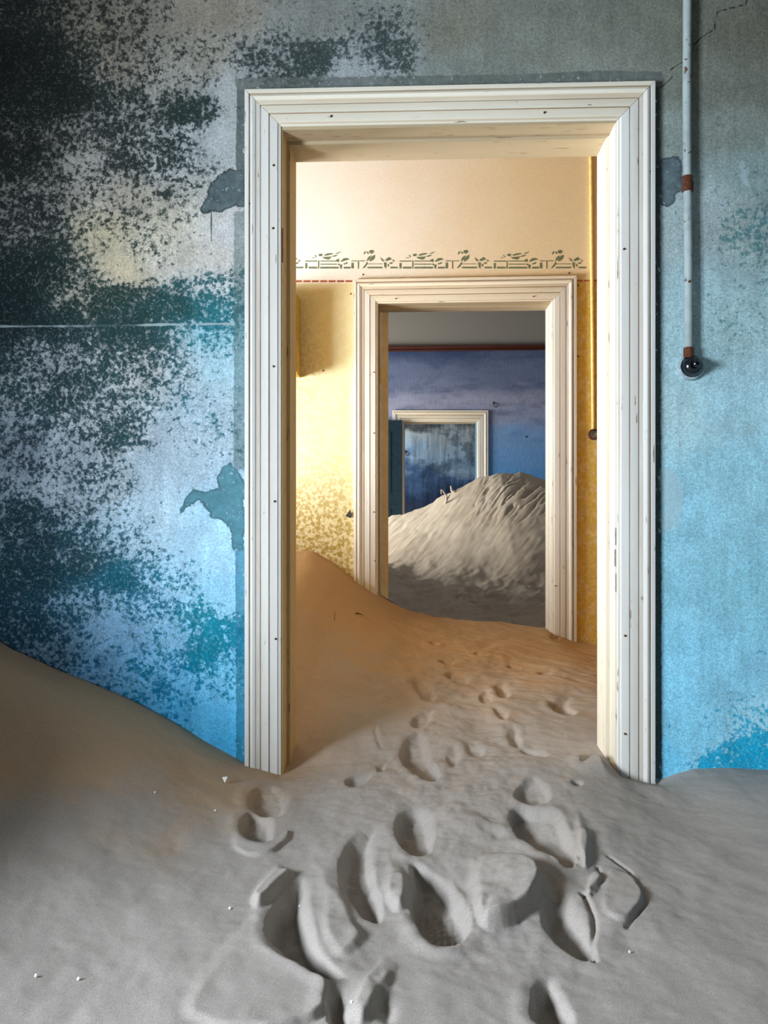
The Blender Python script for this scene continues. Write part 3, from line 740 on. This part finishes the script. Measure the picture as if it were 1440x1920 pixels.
BUMPS = [  # slid lobes: outline, raise, softness
 ([(470,1715),(430,1748),(390,1797),(347,1850),(328,1935),(600,1935),(628,1855),(560,1825),(505,1775)], .012, .016),
 ([(516,1608),(478,1655),(470,1700),(488,1712),(530,1662),(556,1638)], .018, .02),
 ([(880,1600),(930,1590),(980,1620),(1018,1655),(1012,1700),(962,1740),(905,1748),(890,1720),(880,1680),(868,1640)], .034, .018),
 ([(560,1600),(600,1590),(640,1650),(660,1720),(690,1770),(640,1810),(605,1770),(595,1700)], .008, .03),
 ([(710,1600),(735,1590),(765,1640),(768,1700),(745,1720),(716,1680)], .016, .022),
 ([(1078,1490),(1100,1540),(1112,1600),(1098,1640),(1082,1600),(1072,1540)], .014, .02),
 ([(1128,1615),(1180,1632),(1206,1668),(1208,1692),(1178,1735),(1130,1720),(1118,1680)], .008, .010),
 ([(1098,1640),(1126,1628),(1128,1655),(1108,1690),(1094,1680)], .010, .010),
 ([(640,1845),(700,1790),(745,1800),(730,1860),(690,1930),(660,1930)], .014, .03),
 ([(440,1545),(432,1560),(430,1590),(470,1610),(520,1600),(545,1570),(540,1555),(510,1585),(470,1580)], .007, .010),
]
SCARPS = [  # thin cracks where the crust slid
 ([(1140,1604),(1180,1630),(1206,1665),(1211,1690),(1195,1716),(1174,1738)], .009, .004),
 ([(1122,1625),(1129,1650),(1116,1666),(1107,1682),(1092,1678)], .008, .004),
 ([(1092,1678),(1112,1712),(1114,1740),(1108,1772),(1117,1800)], .012, .005),
]
def ground_hit(px, py):
    d = ray(px, py); t = np.linspace(1.0, 5.2, 1400); pt = ORG[None] + d[None] * t[:, None]
    below = pt[:, 2] < base12(pt[:, 0], pt[:, 1])
    k = int(np.argmax(below)) if below.any() else len(t) - 1
    return pt[k, 0], pt[k, 1]
def rounded(a):
    a = np.asarray(a, float)
    for _ in range(2):
        b = np.roll(a, -1, 0); a = np.stack([a * .75 + b * .25, a * .25 + b * .75], 1).reshape(-1, 2)
    return a
PITS_W = [(rounded([ground_hit(*p) for p in a]), b * 1.25, c, e) for a, b, c, e in PITS]
BUMPS_W = [(rounded([ground_hit(*p) for p in a]), b * 1.3, c) for a, b, c in BUMPS]
SCARPS_W = [(np.array([ground_hit(*p) for p in a]), b, c) for a, b, c in SCARPS]

def height12(x, y):
    z = base12(x, y)
    wx = x + .005 * fbm(x * 24, y * 24, 4, 21); wy = y + .005 * fbm(x * 24, y * 24, 4, 31)
    def near(pts, m=.12):
        return (x > pts[:, 0].min() - m) & (x < pts[:, 0].max() + m) & (y > pts[:, 1].min() - m) & (y < pts[:, 1].max() + m)
    def along(k, pts, dx, dy):
        u = pts[:, 0] * dx + pts[:, 1] * dy
        return (x[k] * dx + y[k] * dy - (u.max() + u.min()) / 2) / ((u.max() - u.min()) / 2 + 1e-6)
    for pts, h, w in BUMPS_W:      # slid lobes end in a small scarp on their right and near side
        k = near(pts); q = polydist(wx[k], wy[k], pts)
        al = along(k, pts, .9, -.44)
        z[k] += h * sst(-w * .2, w * .6 * (1 + 3.5 * np.clip(-al + .3, 0, 1)), q) * np.clip(.65 + .5 * al, 0, 1.1)
    falloff = .85 - .30 * sst(2.45, 2.75, y)
    for pts, dp, w, rim in PITS_W:  # steep where the sole pushed in at the left and near side, running out gently opposite
        k = near(pts); q = polydist(wx[k], wy[k], pts)
        al = along(k, pts, -.9, -.44)
        ins = sst(-.003, w * .8 * (1 + 2.5 * np.clip(-al + .2, 0, 1)), q)
        z[k] -= falloff[k] * dp * ins * np.clip(.80 + .45 * along(k, pts, -.9, -.44), 0.2, 1.15) - ins * (.0022 * fbm(x[k] * 110, y[k] * 110, 3, 41) + .004 * fbm(x[k] * 35, y[k] * 35, 2, 43))
        z[k] += .7 * rim * np.exp(-((q + .018) / .018) ** 2) * np.clip(.5 + .5 * along(k, pts, -.9, -.44), 0, 1)
    for pts, dp, w in SCARPS_W:
        k = near(pts); q = polydist(wx[k], wy[k], pts, False); z[k] -= dp * np.exp(-(q / w) ** 2)
    near1 = sst(2.3, 2.7, y)
    z += .010 * fbm(x * 3.2, y * 3.2, 3, 3) + .004 * fbm(x * 14, y * 14, 3, 7)
    # trodden, rumpled sand down the middle of the passage
    tr_ = np.exp(-((x - .12) / .42) ** 2) * sst(1.3, 1.8, y)
    z += tr_ * (.011 * fbm(x * 9, y * 7, 4, 51) + .004 * fbm(x * 30, y * 26, 3, 52))
    z += sst(2.9, 3.4, y) * .014 * fbm(x * 6 + y * 3, y * 9, 4, 61) * sst(-.5, .1, x)
    # sole pattern and heel scuffs in the clearest print
    a = np.array(ground_hit(838, 1718)); r = np.hypot(x - a[0], (y - a[1]) * .8)
    z += .007 * (np.abs(np.sin((x - a[0]) * 210)) * np.abs(np.sin((y - a[1]) * 160))) * np.exp(-(r / .05) ** 2)
    a = np.array(ground_hit(1062, 1612)); r = np.hypot(x - a[0], y - a[1])
    z += .006 * np.sin((x - a[0] + .3 * (y - a[1])) * 330) * np.exp(-(r / .03) ** 2)
    a = np.array(ground_hit(525, 1512)); r = np.hypot(x - a[0], (y - a[1]))
    z += .004 * np.sin((x - a[0] - .8 * (y - a[1])) * 380) * np.exp(-(r / .03) ** 2)
    return z

YS = 2.655
def sand_mesh(name, xs, ys, mat, hf, keepf=None):
    X, Y = np.meshgrid(xs, ys, indexing='ij')
    Z = hf(X.ravel(), Y.ravel()).reshape(X.shape)
    V = np.stack([X, Y, Z], -1).reshape(-1, 3)
    cx = (xs[:-1] + xs[1:]) / 2; cy = (ys[:-1] + ys[1:]) / 2
    keep = np.ones((len(cx), len(cy)), bool) if keepf is None else keepf(cx[:, None], cy[None, :])
    Fq = gridfaces(len(xs), len(ys), keep)
    used = np.zeros(len(V), bool); used[Fq.ravel()] = True
    idx = np.cumsum(used) - 1
    me = fast_mesh(name, V[used], idx[Fq], [mat], True)
    return link(bpy.data.objects.new(name, me))
def in_door1(cx, cy): return (cy < Y1 + .01) | (cy > Y1B - .01) | ((cx > D1.jL - .02) & (cx < D1.jR + .02))
def in_door2(cx, cy): return (cy < Y2 + .01) | (cy > Y2B - .01) | ((cx > D2.jL - .02) & (cx < D2.jR + .02))
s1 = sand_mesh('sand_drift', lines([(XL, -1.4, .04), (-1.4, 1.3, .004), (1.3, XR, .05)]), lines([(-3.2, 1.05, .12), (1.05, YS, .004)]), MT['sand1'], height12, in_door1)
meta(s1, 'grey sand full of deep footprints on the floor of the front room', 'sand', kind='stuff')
YS2 = 4.79
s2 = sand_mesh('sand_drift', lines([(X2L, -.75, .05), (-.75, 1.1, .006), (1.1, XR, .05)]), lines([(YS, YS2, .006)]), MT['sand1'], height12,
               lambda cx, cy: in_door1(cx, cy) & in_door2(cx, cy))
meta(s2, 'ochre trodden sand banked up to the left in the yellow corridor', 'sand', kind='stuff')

YC = 9.75
CX, CZ = ip([(300,1000),(640,985),(728,972),(755,964),(800,946),(850,921),(893,899),(915,891),(938,884),(975,887),(1005,894),(1027,901),(1100,925),(1300,980)], YC)
rs = np.random.RandomState(4)
DENTS = [(rs.uniform(-.3, 1.6), rs.uniform(5.3, 7.7), rs.uniform(.05, .13), rs.uniform(.05, .11), rs.uniform(.02, .05)) for _ in range(40)]
ESX, ESZ = ip([(640,985),(728,968),(820,930),(935,882),(1027,868),(1300,868)], YC)
def height3(x, y):
    E0 = np.interp(x, CX, CZ); qf = np.exp(-((YC - y) / .40) ** 2)
    E = E0 * qf + (1 - qf) * np.interp(x, ESX, ESZ)
    s = .60 + .08 * fbm(x * 1.2, y * .2, 2, 71)
    face = E - s * np.abs(YC - y)
    rear = E0 - .25 * (y - YC)
    face = np.where(y > YC, rear, face)
    thr = np.interp(x, W2X, W2Z)
    low = EYE - .80 + .10 * sst(6.8, 8.6, y) + .05 * fbm(x * 1.5, y * 1.5, 3, 72) + .10 * sst(.6, 2.2, x)
    low = low + 1.35 * np.exp(-(((x + 1.6) / .80) ** 2 + ((y - 7.9) / 1.15) ** 2))  # unseen heap added to throw shade over the lower dune
    k = 14.0
    z = np.logaddexp(face * k, low * k) / k
    g = sst(4.78, 5.25, y); z = thr * (1 - g) + z * g
    onface = sst(-.05, .25, face - low) * (y < YC)
    # avalanche tongues: overlapping scarps running down the slip face, strongest at the upper right
    u = x * 1.0 + (YC - y) * .75; v_ = (YC - y) - x * .4
    sc = fbm(u * 5.5, v_ * 1.3, 3, 81)
    st_ = np.abs(np.mod(sc * 5, 1) - .0)
    a = P(985, 930, 9.3); wgt = np.exp(-(((x - a[0]) / .45) ** 2 + ((y - 9.3) / .40) ** 2))
    z += onface * (.008 * sc - wgt * .055 * np.exp(-((np.mod(sc * 3.2, 1) - .5) / .10) ** 2) + .005 * fbm(u * 26, v_ * 5, 3, 85))
    tro = sst(4.9, 5.6, y) * (1 - .8 * onface)
    z += tro * (.07 * fbm(x * 3, y * 3, 4, 91) + .05 * fbm(x * 9, y * 9, 3, 93))
    for cx, cy, rx, ry, dp in DENTS:
        q = ((x - cx) / rx) ** 2 + ((y - cy) / ry) ** 2
        z -= dp * np.exp(-q * q) ; z += dp * .4 * np.exp(-(np.sqrt(q) - 1.35) ** 2 * 12)
    return z
s3 = sand_mesh('sand_dune', lines([(X3L, -.7, .08), (-.7, 2.1, .014), (2.1, X3R, .08)]), lines([(YS2, Y3 + .01, .016)]), MT['sand3'], height3, in_door2)
meta(s3, 'tall pale sand dune banked against the wall of the far blue room', 'sand dune', kind='stuff')
s4 = sand_mesh('sand_drift', lines([(XL, XR, .1)]), lines([(Y3, Y4, .1)]), MT['sand3'],
    lambda x, y: np.minimum(height3(x, np.full_like(x, Y3)), np.interp(x, CX, CZ) - .15) - .2 * (y - Y3) , lambda cx, cy: (cy > Y3B - .01) | ((cx > D3.jL - .02) & (cx < D3.jR + .02)))
meta(s4, 'sand spilling into the last room behind the third doorway', 'sand', kind='stuff')

# ---------------------------------------------------------------- stencil border and marks painted on the yellow wall
def zoomP(zx, zy, Y=Y2 - .0012):
    return P(540 + zx / 4.8, 455 + zy / 4.8, Y)
FLY = [[(274,106),(290,99),(310,103),(304,122),(280,122)],[(318,113),(350,98),(380,94),(408,96),(395,106),(340,118)],[(425,101),(450,86),(472,81),(474,86),(430,105)],
       [(305,130),(350,127),(390,124),(382,140),(366,153),(330,146)],[(388,124),(420,112),(452,112),(420,127)],[(213,135),(240,131),(240,137),(213,140)],[(238,112),(244,110),(258,130),(252,132)]]
FLW = [[(430,156),(456,144),(460,176),(440,170)],[(474,166),(500,140),(530,138),(554,152),(520,160),(480,174)],[(464,200),(486,195),(482,236),(470,232)],[(500,186),(516,182),(513,197),(502,197)],[(518,178),(536,175),(532,191),(520,192)],[(450,188),(466,192),(462,204),(448,200)]]
PER = [[(730,70),(758,64),(776,80),(757,101),(735,92)],[(679,106),(686,82),(700,76),(692,102)],[(704,84),(716,80),(728,96),(720,102)],[(748,113),(722,130),(704,166),(726,160),(742,136)],
       [(782,108),(757,120),(736,150),(735,172),(766,156),(782,132)],[(712,168),(700,190),(668,232),(690,226),(717,190)]]
FL2 = [[(830,130),(862,158),(856,172),(838,152)],[(870,160),(890,140),(912,130),(932,150),(890,166)],[(862,176),(886,180),(882,236),(866,216)],[(895,194),(907,190),(907,216),(897,214)],[(914,180),(942,174),(938,190),(916,192)],[(938,150),(962,166),(946,172)]]
RAILS = [(155,262,162,171),(290,440,162,170),(290,440,190,198),(185,262,217,233),(290,455,217,233),(500,562,217,233),(155,172,184,233),(270,279,160,233),(570,590,180,231),(570,622,161,168),(628,637,160,233),
         (645,690,161,168),(715,850,189,194),(715,850,217,231),(920,986,217,231)]
def flat(name, polys, mat, dx=0.0):
    V, Fc = [], []
    for pl in polys:
        n = len(V); V += [tuple(zoomP(a + dx, b)) for a, b in pl]; Fc.append(tuple(range(n, n + len(pl))))
    return obj(name, V, Fc, mat, wall_middle)
for k in (-1, 0, 1, 2):
    dx = k * 848
    if k >= 0:
        flat('stencil_bird', FLY, MT['stencil'], dx); flat('stencil_flower', FLW, MT['stencil'], dx); flat('stencil_bird', PER, MT['stencil'], dx)
    flat('stencil_flower', FL2, MT['stencil'], dx)
    o = flat('stencil_fence', [[(a, c), (b, c), (b, d_), (a, d_)] for a, b, c, d_ in RAILS if k < 2 or b < 1100], MT['stencil'], dx)
for k in range(-3, 8):
    x0 = 62 + 76 * k
    flat('stencil_dash', [[(x0, 338), (x0 + 62, 338), (x0 + 62, 356), (x0, 356)]], MT['reddash'])
for x0, x1 in ((2606, 2650), (2662, 2716), (2752, 2800), (2812, 2870)):
    flat('stencil_dash', [[(x0, 334), (x1, 333), (x1, 349), (x0, 350)]], MT['reddash'])
for px, py in ((658, 551), (606, 695), (681, 515), (1067, 512), (1084, 535), (1084, 668)): nail(px, py, Y2, wall_middle, .005)
c = P(657, 965, Y2)
obj('paint_flake', [(c[0] - .03, Y2 - .002, c[2] - .008), (c[0], Y2 - .012, c[2] + .03), (c[0] + .012, Y2 - .02, c[2] - .005), (c[0], Y2 - .003, c[2] - .02)], [(0, 1, 2, 3)], MT['hole'], wall_middle)

# ---------------------------------------------------------------- door leaves
def leaf(name, hx, hy, width, z0, z1, th, ang, m_face, m_edge, label, panels):
    """hinged leaf: local x runs from the hinge along the leaf, y is its thickness"""
    root = meta(empty(name, (hx, hy, z0)), label, 'door')
    ca, sa = math.cos(ang), math.sin(ang)
    def T(v): return [(hx + a * ca - b * sa, hy + a * sa + b * ca, z0 + c_) for a, b, c_ in v]
    H = z1 - z0
    def part(nm, bx, mat):
        v, f = bx; return obj(nm, T(v), f, mat, root)
    st = .11
    part('stile', box(.006, st, 0, th, 0, H), m_face)
    part('stile', box(width - st, width, 0, th, 0, H), m_face)
    zr = [0, .2] + [k for k in panels] + [H]
    for a in [0.0] + list(panels) + [H - st]:
        part('rail', box(st, width - st, 0, th, a, a + (st if a else .2)), m_face)
    cuts = [.2] + [p for p in panels] + [H - st]
    for i in range(len(cuts) - 1):
        a = cuts[i] if i == 0 else cuts[i] + st; b = cuts[i + 1]
        v, f = join(box(st, width - st, th * .3, th * .7, a, b), box(st + .05, width - st - .05, th * .15, th * .85, a + .05, b - .05))
        part('panel', (v, f), m_face)
    part('edge_strip', box(0, .006, 0, th, 0, H), m_edge)
    return root
hx = P(714.3, 960, Y2B + .02)[0]; w_ = P(728, 960, Y2B + .02)[0] - hx
ztop = P(720, 585, Y2B + .02)[2]
lf2 = leaf('wooden_door', hx + w_, Y2B + .02, .88, .05, ztop, w_, math.radians(96), MT['grey3'], MT['tan'], 'open wooden door seen edge on at the left of the second doorway', [1.0])
zh = P(710, 704, Y2B)[2]
obj('hinge', *box(hx - .022, hx + .002, Y2B - .002, Y2B + .03, zh - .045, zh + .045), MT['tan'], lf2)
zh = P(710, 1000, Y2B)[2]
hx3 = P(755, 960, Y3 - .09)[0]; zt3 = P(750, 788, Y3 - .09)[2]
lf3 = leaf('panelled_door', hx3, Y3 - .09, .92, .1, zt3, -.045, math.radians(182), MT['teal'], MT['brown'], 'dark teal panelled door folded back beside the third doorway', [1.15])

# ---------------------------------------------------------------- conduits and switches
root = meta(empty('conduit_pipe', (P(1290, 640, Y1)[0], Y1, P(1290, 655, Y1)[2])), 'grey painted conduit pipe running down the blue wall to the black switch', 'pipe')
a = P(1287, -250, Y1 - .022); b = P(1290.5, 655, Y1 - .022)
top = np.array([a[0] + (a[0] - b[0]) * .2, a[1], ZC])
pts = [top] + [a + (b - a) * t + np.array([.0015 * math.sin(t * 9), 0, 0]) for t in np.linspace(0, 1, 12)]
obj('pipe', *tube(pts, .0128, 14), MT['pipe'], root, smooth=True)
for py in (345,):
    c = P(1288.5, py, Y1 - .022); hh = .024 if py == 345 else .01
    obj('clamp', *join(tube([(c[0], c[1], c[2] - hh), (c[0], c[1], c[2] + hh)], .0148, 14), box(c[0] + .006, c[0] + .024, Y1 - .006, Y1, c[2] - hh * .7, c[2] + hh * .7)), MT['rust'], root)
c = P(1290, 530, Y1 - .022); obj('screw', *lathe_y((c[0], c[1] - .011, c[2]), [(.004, 0), (.004, .004), (.002, .005)], 8), MT['rust'], root)
c = P(1291, 661, Y1 - .022)
obj('collar', *tube([(c[0], c[1], c[2] - .016), (c[0], c[1], c[2] - .01), (c[0], c[1], c[2] + .012), (c[0], c[1], c[2] + .016)], [.014, .0155, .0155, .013], 10), MT['rust'], root)

c = P(1292, 690, Y1)
sw = meta(empty('rotary_switch', tuple(c)), 'round black rotary light switch on the blue wall at the foot of the conduit', 'light switch')
obj('base_plate', *lathe_y(c, [(.040, 0), (.041, .008), (.038, .016), (.030, .018)], 26), MT['plate'], sw)
obj('dome', *lathe_y((c[0] + .002, c[1], c[2] + .002), [(.034, .014), (.034, .022), (.030, .025), (.030, .029), (.028, .036), (.021, .043), (.012, .046)], 28), MT['black'], sw, smooth=True)
kn = obj('knob', *lathe_y((c[0] + .002, c[1], c[2] + .002), [(.008, .044), (.008, .056), (.011, .058), (.0115, .066), (.009, .070), (.004, .071)], 18), MT['black'], sw, smooth=True)
obj('screw', *lathe_y((c[0] + .002, c[1], c[2] + .002), [(.0032, .070), (.0032, .0725), (.002, .073)], 10), MT['steel'], kn)

c2 = P(1112, 815, Y2)
r2 = meta(empty('conduit_pipe', tuple(c2)), 'thin yellow painted conduit on the corridor wall right of the second doorway', 'pipe')
a = P(1107.5, 250, Y2 - .012); b = P(1112.5, 806, Y2 - .012)
obj('pipe', *tube([(a[0], a[1], ZC), tuple(a)] + [tuple(a + (b - a) * t) for t in (.3, .6, 1)], .0105, 10), MT['pipe2'], r2, smooth=True)
c3 = meta(empty('junction_box', tuple(c2)), 'small round open junction box at the foot of the yellow corridor conduit', 'junction box')
obj('rim', *lathe_y(c2, [(.031, 0), (.032, .022), (.028, .024), (.026, .022), (.026, .006)], 22), MT['rust'], c3)
obj('back_plate', *lathe_y(c2, [(.026, .004), (.024, .008), (.010, .010)], 18), MT['steel'], c3)
obj('wire', *tube([tuple(c2 + np.array([0, -.02, .03])), tuple(c2 + np.array([-.004, -.028, .014])), tuple(c2 + np.array([-.010, -.022, 0.0]))], .003, 6), MT['hole'], c3)

# wall box at the left edge of the corridor view
xa = P(563, 640, Y2)[0]; z0, z1 = P(563, 708, Y2)[2], P(563, 562, Y2)[2]
mb = meta(empty('meter_box', (xa - .12, Y2, z0)), 'yellow painted wall box half hidden behind the left jamb', 'box')
obj('box_body', *box(xa - .26, xa, Y2 - .13, Y2, z0, z1), MT['boxy'], mb)
obj('box_lid', *box(xa - .25, xa - .01, Y2 - .14, Y2 - .13, z0 + .01, z1 - .01), MT['boxy'], mb)

# hooks on the far walls
def hook(name, px, py, Y, s, label):
    c = P(px, py, Y); r = meta(empty(name, tuple(c)), label, 'hook')
    q = lambda a, b_, d_: (c[0] + a * s, c[1] - b_ * s, c[2] + d_ * s)
    obj('shank', *tube([q(-.6, 0, .8), q(-.5, .5, .1), q(-.2, .8, -.6), q(.3, .9, -.6), q(.6, .9, 0)], .14 * s, 8), MT['hole'], r)
    obj('base', *lathe_y(q(-.6, 0, .8), [(.3 * s, 0), (.3 * s, .1 * s), (.1 * s, .15 * s)], 10), MT['hole'], r)
hook('wall_hook', 929, 760, Y3, .045, 'bent dark iron hook on the far blue wall')
hook('wall_hook', 764, 851, Y4, .05, 'dark hook on the stained wall behind the third doorway')
c = P(987, 819, Y3); nail(987, 819, Y3, wall_far, .014, 'hole')

# ---------------------------------------------------------------- small things lying on the sand
def on3(px, py):
    d = ray(px, py); t = np.linspace(5, 10.8, 3000); pt = ORG[None] + d[None] * t[:, None]
    b_ = pt[:, 2] < height3(pt[:, 0], pt[:, 1]); k = int(np.argmax(b_)) if b_.any() else 2600
    return pt[k]
def on12(px, py):
    d = ray(px, py); t = np.linspace(1.0, 4.7, 3000); pt = ORG[None] + d[None] * t[:, None]
    b_ = pt[:, 2] < height12(pt[:, 0].copy(), pt[:, 1].copy()); return pt[int(np.argmax(b_))]
g = on3(836, 944)
tw = meta(empty('dry_twig', tuple(g)), 'bleached forked twig standing in the dune ridge, left one', 'twig')
k_ = 9.7 / F
def up(g, dx, dy, dep=0): return (g[0] + dx * k_, g[1] + dep, g[2] + dy * k_)
obj('stem', *tube([up(g, -4, -8), up(g, 1, 4), up(g, 1, 14), up(g, -6, 24), up(g, -10, 26)], [.012, .014, .012, .010, .006], 7), MT['twig'], tw)
obj('branch', *tube([up(g, 1, 5), up(g, 5, 12), up(g, 8, 17)], [.010, .008, .004], 6), MT['twig'], tw)
obj('branch', *tube([up(g, -8, 25), up(g, -9, 21), up(g, -8, 17)], [.007, .006, .004], 6), MT['twig'], tw)
g = on3(850, 924)
tw2 = meta(empty('dry_twig', tuple(g)), 'short bleached root stub on the dune ridge, right of the forked twig', 'twig')
obj('stem', *tube([up(g, 8, -3), up(g, 2, 1), up(g, -3, 4), up(g, -5, 13)], [.02, .026, .016, .008], 7), MT['twig'], tw2)
obj('branch', *tube([up(g, 0, 2), up(g, 6, 3), up(g, 11, 6)], [.014, .012, .005], 6), MT['twig'], tw2)

def chip(name, px, py, s, label, cat, group=None, mat='paper', tri=False):
    g = on12(px, py); rr = random.Random(px * 7 + py)
    n = 3 if tri else 5; a0 = rr.random() * 6
    ring = [(math.cos(a0 + i * 6.283 / n) * s * rr.uniform(.7, 1.1), math.sin(a0 + i * 6.283 / n) * s * rr.uniform(.7, 1.1)) for i in range(n)]
    if tri: ring = [(-s, s * .8), (s * .9, s), (s * .25, -s)]
    tl = .9 if tri else .4
    v = [(g[0] + a, g[1] + b_ * (1 - tl * .5), g[2] + .0015 + (b_ + s) * tl) for a, b_ in ring]
    v += [(p[0], p[1] + .0015, p[2] + .002) for p in v]
    f = [tuple(range(n - 1, -1, -1)), tuple(range(n, 2 * n))] + [(i, (i + 1) % n, n + (i + 1) % n, n + i) for i in range(n)]
    o = obj(name, v, f, MT[mat], loc=tuple(g))
    return meta(o, label, cat, group)
chip('paper_scrap', 421, 1468, .0075, 'white triangular scrap on the sand left of the nearest doorway', 'scrap', tri=True)
for px, py, lab in ((403,1522,'left of the small round heel print'),(290,1488,'between the left drift and the white scrap'),(66,1833,'near the lower left corner of the sand'),(146,1839,'at the bottom left, right of another chip'),
                    (430,1706,'beside the pale lobe edge left of the big print'),(561,1702,'inside the big left footprint'),(658,1883,'in the bottom middle footprint'),(1180,1788,'on smooth sand at the lower right')):
    chip('plaster_chip', px, py, .0026, 'tiny white plaster chip ' + lab, 'chip', 'white chips scattered on the front sand')
g = on12(628, 1163)
o = meta(obj('dried_weed', *tube([tuple(g), tuple(g + np.array([-.004, 0, .02])), tuple(g + np.array([.004, 0, .045]))], [.0016, .0014, .0008], 5), MT['brown'], loc=tuple(g)), 'thin dry stem sticking up from the ochre corridor sand', 'weed')
g = on12(672, 1154)
o = meta(obj('curled_leaf', *tube([tuple(g + np.array([-.02, 0, .006])), tuple(g + np.array([-.006, 0, .012])), tuple(g + np.array([.012, 0, .008])), tuple(g + np.array([.03, 0, -.002]))], [.004, .005, .003, .001], 6), MT['brown'], loc=tuple(g)), 'curled dry leaf on the ochre sand slope of the corridor', 'leaf')
